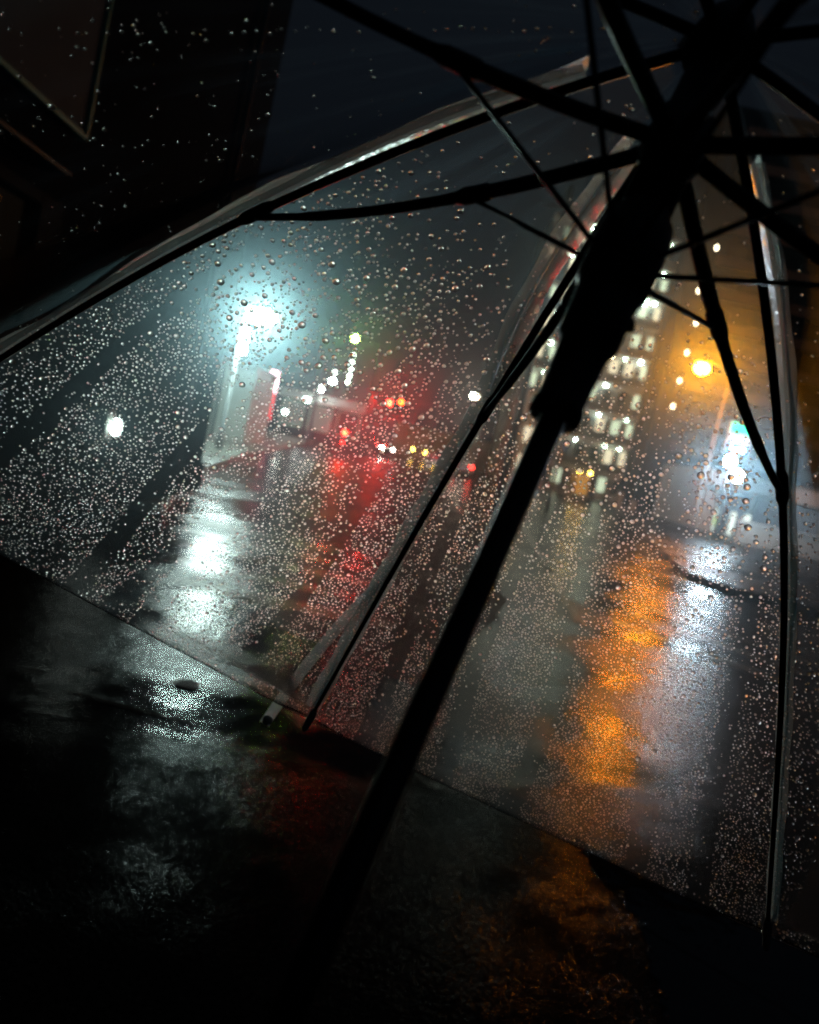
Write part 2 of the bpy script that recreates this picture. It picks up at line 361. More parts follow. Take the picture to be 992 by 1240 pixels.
# road-work warning light
rw = at(418, 524, 40)
t = thing('warning_light', (rw.x, 40, 0), 'slim road warning post with two red lamps', 'warning light')
MB().tube([(rw.x, 40, 0), (rw.x, 40, rw.z+.16)], [.035, .035], 10).build('post', M['darkpole'], t, True)
MB().tube([(rw.x, 40, 0), (rw.x, 40, .08)], [.22, .18], 16).build('foot', M['tyre'], t)
MB().ball((rw.x, 39.93, rw.z), .095).build('red_lamp', L['redw'], t, True)
MB().ball((rw.x-.02, 39.93, rw.z-.5), .06).build('red_lamp', L['tail'], t, True)

# ------------------------------------------------------------------ far left: pale building, lit shop, signs, tower of lamps
a = at(268, 440, 31); b = at(322, 528, 35.2)
t = thing('pale_building', ((a.x+b.x)/2, 36, 0), 'low pale plaster building behind the bright white street lamp', 'building')
MB().box((a.x-1.5, 31, 0.1), (b.x, 35, a.z)).build('wall', M['palewall'], t)
MB().box((a.x-1.6, 30.85, a.z+.003), (b.x+.02, 35.1, a.z+.2), .02).build('roof', M['frame'], t)
MB().box((a.x+.1, 30.93, .12), (a.x+.2, 30.997, a.z), .01).build('downpipe', M['darkpole'], t)
a = at(338, 490, 56); b = at(432, 545, 56)
t = thing('lit_shop', ((a.x+b.x)/2, 60, 0), 'small shop with glowing front and lamp lit awning up the left street', 'shop')
q = MB(); zt = 4.4
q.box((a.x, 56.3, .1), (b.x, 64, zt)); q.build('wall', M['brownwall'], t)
nw = 3; wdt = (b.x-a.x)/nw
for k in range(nw):
    x0 = a.x+k*wdt+.25; x1 = x0+wdt-.5
    wo = MB().box((x0, 56.2, .9), (x1, 56.29, 2.5)).build('window', L['shop'] if k < 2 else M['glassdark'], t)
    fr = MB(); fr.box((x0-.08, 56.12, .82), (x1+.08, 56.19, .898)); fr.box((x0-.08, 56.12, 2.502), (x1+.08, 56.19, 2.58)); fr.box((x1+.002, 56.12, .9), (x1+.08, 56.19, 2.5)); fr.box((x0-.08, 56.12, .9), (x0-.002, 56.19, 2.5)); fr.build('window_frame', M['trim'], wo)
aw = MB().prism([(55.0, 2.75), (56.28, 3.3), (56.28, 2.72), (55.0, 2.66)], 0, a.x, b.x).build('awning', M['white'], t)
for px, py, Y, sz in ((346, 499, 55, .15), (372, 484, 55, .17), (388, 471, 55, .24), (403, 462, 55, .22)):
    p = at(px, py, Y); MB().ball((p.x, 54.8, p.z), sz, 1, .6, .8).build('lamp', L['shopl'], t, True)
a = at(333, 452, 44)
t = thing('red_sign', (a.x, 44, 0), 'tall slim upright sign glowing pink above and red below', 'sign')
z2 = 1.55+.047*44; z1 = 1.55+.022*44; z0 = 1.55-.012*44
MB().box((a.x-.22, 44, z1+.003), (a.x+.22, 44.16, z2), .02).build('pink_panel', L['pink'], t)
MB().box((a.x-.22, 44, z0), (a.x+.22, 44.16, z1), .02).build('red_panel', L['redsign'], t)
MB().tube([(a.x, 44.08, 0), (a.x, 44.08, z0-.003)], .06, 10).build('post', M['darkpole'], t)

t0 = at(428, 430, 100); t1 = at(412, 512, 100)
t = thing('lamp_strung_building', ((t0.x), 104, 0), 'slim dark block with vertical rows of small white lamps far up the street', 'building')
zt = t0.z+2
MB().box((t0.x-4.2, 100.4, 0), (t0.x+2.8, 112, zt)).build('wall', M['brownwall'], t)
for cx, na, nz in ((t0.x, 11, 0), (t0.x-1.75, 8, 3)):
    for k in range(nz, na):
        z = t1.z+(t0.z-t1.z)*k/10
        MB().ball((cx+random.uniform(-.04, .04), 100.25, z), .17, seg=10).build('lamp', L['dots'], t, True)
p = at(413, 440, 100)
MB().box((p.x-.9, 100.2, p.z-3.0), (p.x-.72, 100.39, p.z+.5)).build('light_strip', L['winx'] if 'winx' in L else L['shop'], t)

# low pinkish wall with amber lamps at the end of the road
a = at(478, 525, 85); b = at(562, 555, 85)
t = thing('boundary_wall', ((a.x+b.x)/2, 85, 0), 'low beige boundary wall crossing the far end of the road', 'wall')
MB().box((a.x, 85, 0), (b.x+3, 85.3, 3.1)).build('wall_body', M['beige'], t)
MB().box((a.x-.05, 84.95, 3.103), (b.x+3.05, 85.35, 3.22), .02).build('coping', M['concrete'], t)
for px, py, lab in ((500, 544, 'small amber marker lamp on the far wall, leftmost of the row'), (515, 548, 'small amber marker lamp on the far wall, middle of the row'), (528, 551, 'small amber marker lamp on the far wall, rightmost of the row')):
    p = at(px, py, 80); tt = thing('marker_lamp', (p.x, 80, 0), lab, 'lamp', 'amber marker lamps')
    MB().tube([(p.x, 80, 0), (p.x, 80, p.z-.11)], .04, 8).build('post', M['darkpole'], tt); MB().ball((p.x, 80, p.z), .11, seg=10).build('lamp_globe', L['amber'], tt, True)

# ------------------------------------------------------------------ cars
def car(x, y, yaw, label, paint, hl=None, tl=None, hl2=None):
    t = thing('parked_car' if hl is None else 'car', (0, 0, 0), label, 'car', 'cars on the street')
    def half(z): return .86 if z < .9 else .86-.30*(z-.9)
    prof = [(-2.1, .30), (-2.15, .62), (-2.0, .84), (-1.05, .95), (-.35, 1.40), (1.05, 1.45), (1.85, 1.02), (2.1, .92), (2.15, .50), (2.05, .30)]
    q = MB(); A = [q.bm.verts.new((-half(z), yy, z)) for yy, z in prof]; B = [q.bm.verts.new((half(z), yy, z)) for yy, z in prof]
    q.bm.faces.new(A); q.bm.faces.new(B[::-1]); n = len(prof)
    for i in range(n): q.bm.faces.new((A[i], B[i], B[(i+1) % n], A[(i+1) % n]))
    bmesh.ops.bevel(q.bm, geom=q.bm.edges[:], offset=.06, segments=2, affect='EDGES', profile=.6)
    q.build('body', paint, t, True)
    def slab(pts, name):
        q = MB(); vs = [q.bm.verts.new(p) for p in pts]; f_ = q.bm.faces.new(vs); q.bm.normal_update()
        n_ = f_.normal.copy(); r = bmesh.ops.extrude_face_region(q.bm, geom=[f_])
        for v in [e for e in r['geom'] if isinstance(e, bmesh.types.BMVert)]: v.co += n_*.012
        q.build(name, M['glassdark'], t)
    e = .014
    slab([(-.70, -.98, 1.0+e), (.70, -.98, 1.0+e), (.64, -.42, 1.36+e), (-.64, -.42, 1.36+e)], 'windscreen')
    slab([(.66, 1.14, 1.42+e), (.74, 1.74, 1.09+e), (-.74, 1.74, 1.09+e), (-.66, 1.14, 1.42+e)], 'rear_window')
    for s_ in (-1, 1):
        pp = [(s_*(.845+e), -.80, .98), (s_*(.845+e), 1.55, .98), (s_*(.735+e), 1.0, 1.36), (s_*(.735+e), -.32, 1.36)]
        slab(pp if s_ > 0 else pp[::-1], 'side_window')
        hm = (hl if s_ < 0 else (hl2 or hl)) if hl else M['lens_off']
        MB().ball((s_*.60, -2.09, .66), .13, 1.15, .5, .75, 12).build('headlight', hm, t, True)
        MB().box((s_*.62-.14, 2.10, .66), (s_*.62+.14, 2.17, .86), .02).build('tail_light', tl if tl else M['lens_off'], t)
        for yy in (-1.32, 1.30):
            wx = s_*.80
            ty = MB().tube([(wx-.1, yy, .31), (wx+.1, yy, .31)], .31, 20).build('wheel', M['tyre'], t)
            MB().tube([(wx+s_*.095, yy, .31), (wx+s_*.112, yy, .31)], .19, 14).build('rim', M['rim'], ty)
    t.location = (x, y, 0); t.rotation_euler = (0, 0, yaw)
    return t
hd = at(463, 540, 58); a_ = D2R(52)
# left-hand headlight of the turning car sits at hd
car(hd.x+.60*math.cos(a_)-2.09*math.sin(a_)*1.0, hd.y+.60*math.sin(a_)+2.09*math.cos(a_), a_, 'oncoming dark car with bright white headlights turning at the far crossing', M['cardark'], L['head'], None, L['headdim'])
tl = at(537, 560, 56); b_ = D2R(62)
car(tl.x+.3, tl.y-1.0, pi+D2R(25), 'silver parked car with red tail lights at the far kerb', M['carwhite'], None, L['tail'])

# ------------------------------------------------------------------ apartments on the right
YA = 72.0
bx0 = at(606, 560, YA).x; bx1 = at(752, 612, YA).x; FH = 2.55; NF = 9
t = thing('apartment_block', ((bx0+bx1)/2, YA+6, 0), 'grey apartment block with rows of lit corridor lamps behind the umbrella shaft', 'apartment building')
MB().box((bx0, YA+1.3, 0), (bx1, YA+14, NF*FH+.6)).build('wall', M['aptwall'], t)
q = MB()
for k in range(1, NF+1): q.box((bx0-.15, YA, k*FH-.12), (bx1+.02, YA+1.298, k*FH+.08))
q.build('floor_slab', M['aptwall'], t)
for k in range(1, NF):
    MB().box((bx0-.1, YA, k*FH+.083), (bx1-.05, YA+.1, k*FH+.78)).build('parapet', mat('parapet_%d' % k, (.15, .15, .13), .7, var=.2, vscale=2), t)
MB().box((bx1-.3, YA-.25, 0), (bx1+.05, YA+1.29, NF*FH+.9)).build('corner_pier', M['brownwall'], t)
NB = 8; bw = (bx1-.3-bx0)/NB
for k in range(NF):
    for j in range(NB):
        xc = bx0+(j+.5)*bw; z = k*FH
        rr = random.random()
        MB().box((xc-.55, YA+1.23, z+.1), (xc+.1, YA+1.297, z+2.0), .01).build('door', M['door'], t)
        MB().box((xc+.15, YA+1.22, z+.8), (xc+.85, YA+1.297, z+2.05), .01).build('window', M['winA'] if rr < .42 else M['winB'] if rr < .74 else M['glassdark'], t)
        if random.random() < .62 and k > 0:
            MB().ball((xc-.05+random.uniform(-.2, .2), YA+.65, z+FH-.30), random.uniform(.07, .19), 1.2, .8, .6, 10).build('corridor_lamp', random.choice((L['corr'], L['corr'], L['corrb'], L['corrw'])), t, True)
p = at(780, 366, YA); MB().ball((p.x, YA-.1, p.z), .28, seg=10).build('corridor_lamp', L['corr'], t, True)
# lit beige entrance wing left of the shaft
a = at(640, 485, 62); b = at(612, 585, 62)
t = thing('beige_building', ((a.x), 66, 0), 'narrow beige building lit from the street beside the umbrella rib', 'building')
MB().box((b.x-.3, 62, 0), (b.x+2.1, 70, a.z+.5)).build('wall', M['beige'], t)
MB().box((b.x-.4, 61.9, a.z+.503), (b.x+2.2, 70, a.z+.75), .02).build('roof', M['frame'], t)
for zz in (1.3, 3.4): MB().box((b.x+.5, 61.93, zz), (b.x+1.4, 61.997, zz+1.1), .01).build('window', M['winB'], t)

# amber box sign and pillars at street level
p = at(705, 588, 56)
t = thing('amber_sign', (p.x, 56, 0), 'upright amber glowing sign box with two small lamps on top', 'sign')
MB().box((p.x-.42, 56, .5), (p.x+.42, 56.25, 1.95), .04).build('case', M['orangepost'], t)
q = MB(); q.box((p.x-.36, 56.05, 0), (p.x-.28, 56.2, .497)); q.box((p.x+.28, 56.05, 0), (p.x+.36, 56.2, .497)); q.build('legs', M['darkpole'], t)
for s_ in (-.36, .36): MB().ball((p.x+s_, 56.1, 2.06), .10, seg=10).build('lamp', L['amber'], t, True)
for px, Y, hh, lab in ((690, 58, 1.9, 'thin pinkish gate pillar left of the amber sign'), (752, 60, 1.2, 'short pale bollard post at the corner of the apartments'), (770, 60, .8, 'lowest pale post at the corner of the apartments')):
    x = at(px, 600, Y).x; tt = thing('gate_pillar', (x, Y, 0), lab, 'pillar', 'street pillars')
    MB().box((x-.22, Y, 0), (x+.22, Y+.4, hh), .03).build('shaft', M['beige'], tt); MB().box((x-.26, Y-.04, hh+.003), (x+.26, Y+.44, hh+.09), .02).build('cap', M['concrete'], tt)

# brown tower on the right
YT = 84.0; tx0 = at(768, 600, YT).x
t = thing('brown_tower', (tx0+9, YT+8, 0), 'tall brown tower with a column of small balcony lamps behind the orange street lamp', 'apartment building')
TF = 3.1; TN = 13
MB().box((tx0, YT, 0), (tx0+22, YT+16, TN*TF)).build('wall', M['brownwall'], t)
q = MB()
for k in range(1, TN): q.box((tx0+2, YT-1.1, k*TF-.15), (tx0+20, YT-.003, k*TF))
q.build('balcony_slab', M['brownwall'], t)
q = MB()
for k in range(1, TN): q.box((tx0+2, YT-1.1, k*TF+.003), (tx0+20, YT-1.02, k*TF+.95))
q.build('balcony_front', mat('balcony_front', (.2, .16, .13), .5, var=.2, vscale=2), t)
for k in range(TN):
    for j in range(5):
        x = tx0+3.4+j*3.6
        MB().box((x, YT-.06, k*TF+.3), (x+1.6, YT-.003, k*TF+2.3), .01).build('window', M['glassdark'], t)
for px, py in ((815, 492), (823, 461), (832, 427), (843, 391), (878, 420), (868, 300), (716+130, 352)):
    p = at(px, py, YT-.6); MB().ball((p.x, YT-.6, p.z), .20, .8, .8, 1.3, 10).build('balcony_lamp', L['balc'], t, True)

# ------------------------------------------------------------------ convenience store, its sign and lights
YS = 50.0
sx0 = at(845, 640, YS).x; sx1 = sx0+9.5
t = thing('convenience_store', ((sx0+sx1)/2, YS+5, .12), 'single storey convenience store with a bluish lit glass front', 'shop')
MB().box((sx0, YS+.3, .12), (sx1, YS+10, 3.9)).build('wall', M['aptwall'], t)
MB().box((sx0-.1, YS-.5, 2.9), (sx1+.1, YS+.297, 3.7), .03).build('fascia', M['white'], t)
for k in range(4):
    x = sx0+.9+k*2.2; wo = MB().box((x, YS+.2, .25), (x+1.9, YS+.297, 2.7)).build('window', mat('store_glass_%d' % k, (.06, .07, .08), .1, emit=(.7, .85, 1.0), es=.10, var=.3, vscale=1), t)
    fr = MB(); fr.box((x-.12, YS+.1, .12), (x-.003, YS+.296, 2.85)); fr.box((x, YS+.1, 2.703), (x+1.9, YS+.296, 2.85)); fr.build('window_frame', M['frame'], wo)
for px, ww, Lm, lab in ((869, .50, 'poster', 1), (887, .34, 'poster', 0), (904, .42, 'poster', 0)):
    p = at(px, 632, YS); z1 = 1.55-.010*YS+.55; z0 = .22
    wo = MB().box((p.x-ww/2, YS+.02, z0), (p.x+ww/2, YS+.09, z1), .01).build('poster', L[Lm], t)
    if lab: MB().box((p.x-ww/2+.02, YS+.004, z0+.35), (p.x+ww/2-.02, YS+.017, z0+.95)).build('poster_patch', L['posterg'], wo)
# pole sign
YP = 45.0
c0 = at(900, 516, YP); c1 = at(899, 532, YP); c2 = at(896, 544, YP)
t = thing('shop_sign', (c0.x, YP, .12), 'square pole sign striped green, white and blue outside the convenience store', 'sign')
sw = .60
zt, za, zb, zc = c0.z+.10, c0.z-.45, c0.z-1.02, c0.z-1.50
for nm, zA, zB, Lm in (('green_band', za+.003, zt, 'sgreen'), ('white_band', zb+.003, za, 'swhite'), ('blue_band', zc, zb, 'sblue')):
    MB().box((c0.x-sw, YP, zA), (c0.x+sw, YP+.25, zB)).build(nm, L[Lm], t)
q = MB()      # a short line of blurred white letter strokes on the blue band
for i, (x, wv, hv) in enumerate(((-.34, .07, .26), (-.24, .10, .17), (-.10, .05, .17), (-.02, .05, .17), (.06, .05, .17), (.16, .03, .20), (.22, .03, .26), (.29, .10, .205))):
    q.box((c0.x+x, YP-.012, zc+.09), (c0.x+x+wv, YP-.002, zc+.09+hv))
q.build('lettering', L['store'], t)
fr = MB(); fr.box((c0.x-sw-.05, YP-.02, zc-.05), (c0.x-sw-.003, YP+.27, zt+.05)); fr.box((c0.x+sw+.003, YP-.02, zc-.05), (c0.x+sw+.05, YP+.27, zt+.05)); fr.box((c0.x-sw, YP-.02, zt+.003), (c0.x+sw, YP+.27, zt+.05)); fr.build('frame', M['white'], t)
MB().tube([(c0.x+.1, YP+.12, .12), (c0.x+.1, YP+.12, zc-.003)], .11, 14).build('pole', M['pole'], t, True)
YF = 40.0; p1 = at(885, 559, YF-.1); p2 = at(894, 577, YF-.1)
t = thing('globe_lamps', (p1.x, YF, .12), 'pair of white globe lamps on a post under the striped pole sign', 'lamp')
MB().tube([(p1.x+.1, YF+.1, .12), (p1.x+.1, YF+.1, p1.z+.4)], .06, 12).build('post', M['pole'], t, True)
for p in (p1, p2):
    MB().tube([(p.x, YF, p.z-.40), (p.x, YF, p.z-.26)], [.10, .16], 14).build('lamp_case', M['darkpole'], t, True)
    MB().ball((p.x, YF, p.z), .27, .95, .95, 1.15, 16).build('globe', L['flood'], t, True)
# pale low wall on the far right
a = ground(905, 664); b = ground(1040, 694)
t = thing('low_wall', (a.x, a.y, 0), 'pale low concrete wall along the right pavement under the store sign', 'wall')
MB().box((a.x, 42.0, .1), (a.x+14, 42.3, 1.16)).build('wall_body', M['palewall'], t)
MB().box((a.x-.04, 41.95, 1.163), (a.x+14, 42.35, 1.28), .02).build('coping', M['white'], t)

# ------------------------------------------------------------------ umbrella
C_ = np.array([.12018729, .18114528, .31947027]); AX = np.array([.41862376, .85081939, .31758544])
ref = np.array([0, 1., .3]); UU = np.cross(ref, AX); UU /= np.linalg.norm(UU); VV = np.cross(AX, UU)
PH0, SH, SS = 5.439+pi, .0571, .1112
RJ, ZJ, RTp, ZT, QM = .226, -.066, .523, -.277, .364
def loc(k, r, z):
    a = PH0+k*pi/4; return C_+r*(math.cos(a)*UU+math.sin(a)*VV)+z*AX
def topx(P, px, py):                    # keep the depth, meet the measured image position of a flexed rib
    return np.array([(px-496)/FPX*P[2], -(py-620)/FPX*P[2], P[2]])
JO = [loc(k, RJ, ZJ) for k in range(8)]; TI = [loc(k, RTp, ZT) for k in range(8)]
JO[0] = topx(JO[0], 311, 258); JO[1] = topx(JO[1], 590, 496); JO[2] = topx(JO[2], 947, 590)
TI[0] = topx(TI[0], -214, 574); TI[1] = topx(TI[1], 368, 884); TI[2] = topx(TI[2], 928, 1150)
def hermite(p0, p1, m0, m1, s): return (2*s**3-3*s**2+1)*p0+(s**3-2*s**2+s)*m0+(-2*s**3+3*s**2)*p1+(s**3-s**2)*m1
TJ = .42
def rib(k, t):
    k %= 8; J = JO[k]; T = TI[k]; rad = (J-C_); rad = rad-AX*rad.dot(AX); R1 = np.linalg.norm(rad); rad /= R1
    L1 = np.linalg.norm(J-C_); L2 = np.linalg.norm(T-J)
    mj = (J-C_)/L1*.55+(T-J)/L2*.45; mj /= np.linalg.norm(mj)
    if t <= TJ: 
        m0 = (rad*1.0-AX*.10); m0 /= np.linalg.norm(m0)
        return hermite(C_, J, m0*L1, mj*L1, t/TJ)
    m1 = (T-J)/L2*1.0-AX*.06
    return hermite(J, T, mj*L2, m1*L2, (t-TJ)/(1-TJ))
NU, NT = 10, 40
def hem(u): return .984-.022*4*u*(1-u)
def surf(k, u, t):
    a = rib(k, t); b = rib(k+1, t)
    return a*(1-u)+b*u - AX*(.010*4*u*(1-u)*min(1, t*1.5))
def cpos(k, u, s): return surf(k, u, .02+(hem(u)-.02)*s)
# canopy grid with normals
G = np.zeros((NT+1, 8*NU, 3))
for k in range(8):
    for j in range(NU):
        for i in range(NT+1): G[i, k*NU+j] = cpos(k, j/NU, i/NT)
dv = np.gradient(G, axis=0); du = np.roll(G, -1, 1)-np.roll(G, 1, 1)
NRM = np.cross(du, dv); NRM /= np.linalg.norm(NRM, axis=2, keepdims=True)
if (NRM[NT//2, 3]@AX) < 0: NRM = -NRM
OFF, TH = .0030, .0010
INN = G+NRM*OFF; OUT = G+NRM*(OFF+TH)
ROOT = cw(C_-AX*.62)
um = thing('umbrella', Vector(ROOT), 'open clear vinyl umbrella with black ribs and shaft, beaded with rain and held overhead', 'umbrella')
def mesh_np(name, verts, faces, m, parent, smooth=True):
    me = bpy.data.meshes.new(name); me.from_pydata([tuple(v) for v in verts], [], [tuple(int(i) for i in f_) for f_ in faces]); me.update()
    b_ = bmesh.new(); b_.from_mesh(me); bmesh.ops.recalc_face_normals(b_, faces=b_.faces[:]); b_.to_mesh(me); b_.free()
    return link(name, me, m, parent, smooth)
nc = 8*NU; nv = (NT+1)*nc
V = np.concatenate([cw(OUT.reshape(-1, 3)), cw(INN.reshape(-1, 3))]); Fc = []
ix = lambda i, j: i*nc+(j % nc)
for i in range(NT):
    for j in range(nc):
        Fc.append((ix(i, j), ix(i, j+1), ix(i+1, j+1), ix(i+1, j))); Fc.append((nv+ix(i, j), nv+ix(i+1, j), nv+ix(i+1, j+1), nv+ix(i, j+1)))
for j in range(nc):
    Fc.append((ix(0, j+1), ix(0, j), nv+ix(0, j), nv+ix(0, j+1))); Fc.append((ix(NT, j), ix(NT, j+1), nv+ix(NT, j+1), nv+ix(NT, j)))
vin = bpy.data.materials.new('wet_clear_vinyl'); vin.use_nodes = True; nt = vin.node_tree; nt.nodes.clear()
out = nt.nodes.new('ShaderNodeOutputMaterial')
tr = nt.nodes.new('ShaderNodeBsdfTransparent'); tr.inputs[0].default_value = (.945, .972, .985, 1)
gl = nt.nodes.new('ShaderNodeBsdfGlossy'); gl.inputs['Roughness'].default_value = .12; gl.inputs[0].default_value = (1, 1, 1, 1)
fr = nt.nodes.new('ShaderNodeFresnel'); fr.inputs[0].default_value = 1.33
mx = nt.nodes.new('ShaderNodeMixShader'); nt.links.new(fr.outputs[0], mx.inputs[0]); nt.links.new(tr.outputs[0], mx.inputs[1]); nt.links.new(gl.outputs[0], mx.inputs[2])
nt.links.new(mx.outputs[0], out.inputs['Surface'])
vs = nt.nodes.new('ShaderNodeVolumeScatter'); vs.inputs['Color'].default_value = (.62, .88, 1, 1)
vs.inputs['Density'].default_value = 190.0; vs.inputs['Anisotropy'].default_value = .964
nt.links.new(vs.outputs[0], out.inputs['Volume'])
N = nt.nodes; Lk = nt.links
at_ = N.new('ShaderNodeAttribute'); at_.attribute_name = 'film'
n1 = N.new('ShaderNodeTexNoise'); n1.inputs['Scale'].default_value = 1.0; n1.inputs['Detail'].default_value = 4; n1.inputs['Roughness'].default_value = .6
mp = N.new('ShaderNodeMapping'); mp.inputs['Scale'].default_value = (16, 16, 2.0); Lk.new(at_.outputs['Vector'], mp.inputs['Vector']); Lk.new(mp.outputs[0], n1.inputs['Vector'])
n2 = N.new('ShaderNodeTexNoise'); n2.inputs['Scale'].default_value = 1.0; n2.inputs['Detail'].default_value = 3
mp2 = N.new('ShaderNodeMapping'); mp2.inputs['Scale'].default_value = (2.6, 2.6, 3.0); Lk.new(at_.outputs['Vector'], mp2.inputs['Vector']); Lk.new(mp2.outputs[0], n2.inputs['Vector'])
r1 = N.new('ShaderNodeMapRange'); r1.inputs[1].default_value = .46; r1.inputs[2].default_value = .74; r1.inputs[3].default_value = .10; r1.inputs[4].default_value = 1.0; Lk.new(n1.outputs['Fac'], r1.inputs[0])
r2 = N.new('ShaderNodeMapRange'); r2.inputs[1].default_value = .40; r2.inputs[2].default_value = .68; r2.inputs[3].default_value = .05; r2.inputs[4].default_value = 1.0; Lk.new(n2.outputs['Fac'], r2.inputs[0])
ml = N.new('ShaderNodeMath'); ml.operation = 'MULTIPLY'; Lk.new(r1.outputs[0], ml.inputs[0]); Lk.new(r2.outputs[0], ml.inputs[1])
m3 = N.new('ShaderNodeMath'); m3.operation = 'MULTIPLY'; m3.inputs[1].default_value = .17
sx_ = N.new('ShaderNodeSeparateXYZ'); Lk.new(at_.outputs['Vector'], sx_.inputs[0]); r3 = N.new('ShaderNodeMapRange')
for i_, v_ in enumerate((.3, .8, 1.5, .5)): r3.inputs[i_+1].default_value = v_
Lk.new(sx_.outputs[2], r3.inputs[0]); ml2 = N.new('ShaderNodeMath'); ml2.operation = 'MULTIPLY'; Lk.new(ml.outputs[0], ml2.inputs[0]); Lk.new(r3.outputs[0], ml2.inputs[1]); Lk.new(ml2.outputs[0], m3.inputs[0])
tlu = N.new('ShaderNodeBsdfTranslucent'); tlu.inputs[0].default_value = (.36, .72, 1.0, 1)
mxs = N.new('ShaderNodeMixShader'); Lk.new(m3.outputs[0], mxs.inputs[0]); Lk.new(mx.outputs[0], mxs.inputs[1]); Lk.new(tlu.outputs[0], mxs.inputs[2]); Lk.new(mxs.outputs[0], out.inputs['Surface'])
canopy = mesh_np('canopy', V, Fc, vin, um)
fa = canopy.data.attributes.new('film', 'FLOAT_VECTOR', 'POINT')
ph_ = np.tile(np.arange(nc)/nc*2*pi, (NT+1, 1)); ss_ = np.tile((np.arange(NT+1)/NT)[:, None], (1, nc))
fv = np.stack([np.cos(ph_), np.sin(ph_), ss_], 2).reshape(-1, 3); fa.data.foreach_set('vector', np.concatenate([fv, fv]).astype(np.float32).ravel())

tape = bpy.data.materials.new('clear_welded_tape'); tape.use_nodes = True; nt = tape.node_tree; nt.nodes.clear()
out = nt.nodes.new('ShaderNodeOutputMaterial'); tc = nt.nodes.new('ShaderNodeTexCoord')
nz = nt.nodes.new('ShaderNodeTexNoise'); nz.inputs['Scale'].default_value = 160; nz.inputs['Detail'].default_value = 4; nt.links.new(tc.outputs['Object'], nz.inputs[0])
bp = nt.nodes.new('ShaderNodeBump'); bp.inputs['Strength'].default_value = .6; bp.inputs['Distance'].default_value = .002; nt.links.new(nz.outputs[0], bp.inputs['Height'])
tl_ = nt.nodes.new('ShaderNodeBsdfTranslucent'); tl_.inputs[0].default_value = (.62, .88, .92, 1); nt.links.new(bp.outputs[0], tl_.inputs['Normal'])
g1 = nt.nodes.new('ShaderNodeBsdfGlass'); g1.inputs['Roughness'].default_value = .25; g1.inputs['IOR'].default_value = 1.4; nt.links.new(bp.outputs[0], g1.inputs['Normal'])
t1_ = nt.nodes.new('ShaderNodeBsdfTransparent'); t1_.inputs[0].default_value = (.9, .93, .92, 1)
m1 = nt.nodes.new('ShaderNodeMixShader'); m1.inputs[0].default_value = .30; nt.links.new(tl_.outputs[0], m1.inputs[1]); nt.links.new(g1.outputs[0], m1.inputs[2])
m2 = nt.nodes.new('ShaderNodeMixShader'); m2.inputs[0].default_value = .22; nt.links.new(m1.outputs[0], m2.inputs[1]); nt.links.new(t1_.outputs[0], m2.inputs[2])
nt.links.new(m2.outputs[0], out.inputs['Surface'])
def curve_pts(k, t0, t1, n=36, off=0.0):
    P = []
    for i in range(n+1):
        t = t0+(t1-t0)*i/n; p = rib(k, t)
        if off:
            j = k*NU; ii = min(NT, max(0, int(round((t-.02)/(hem(0)-.02)*NT)))); p = p+NRM[ii, j]*off
        P.append(p)
    return np.array(P)
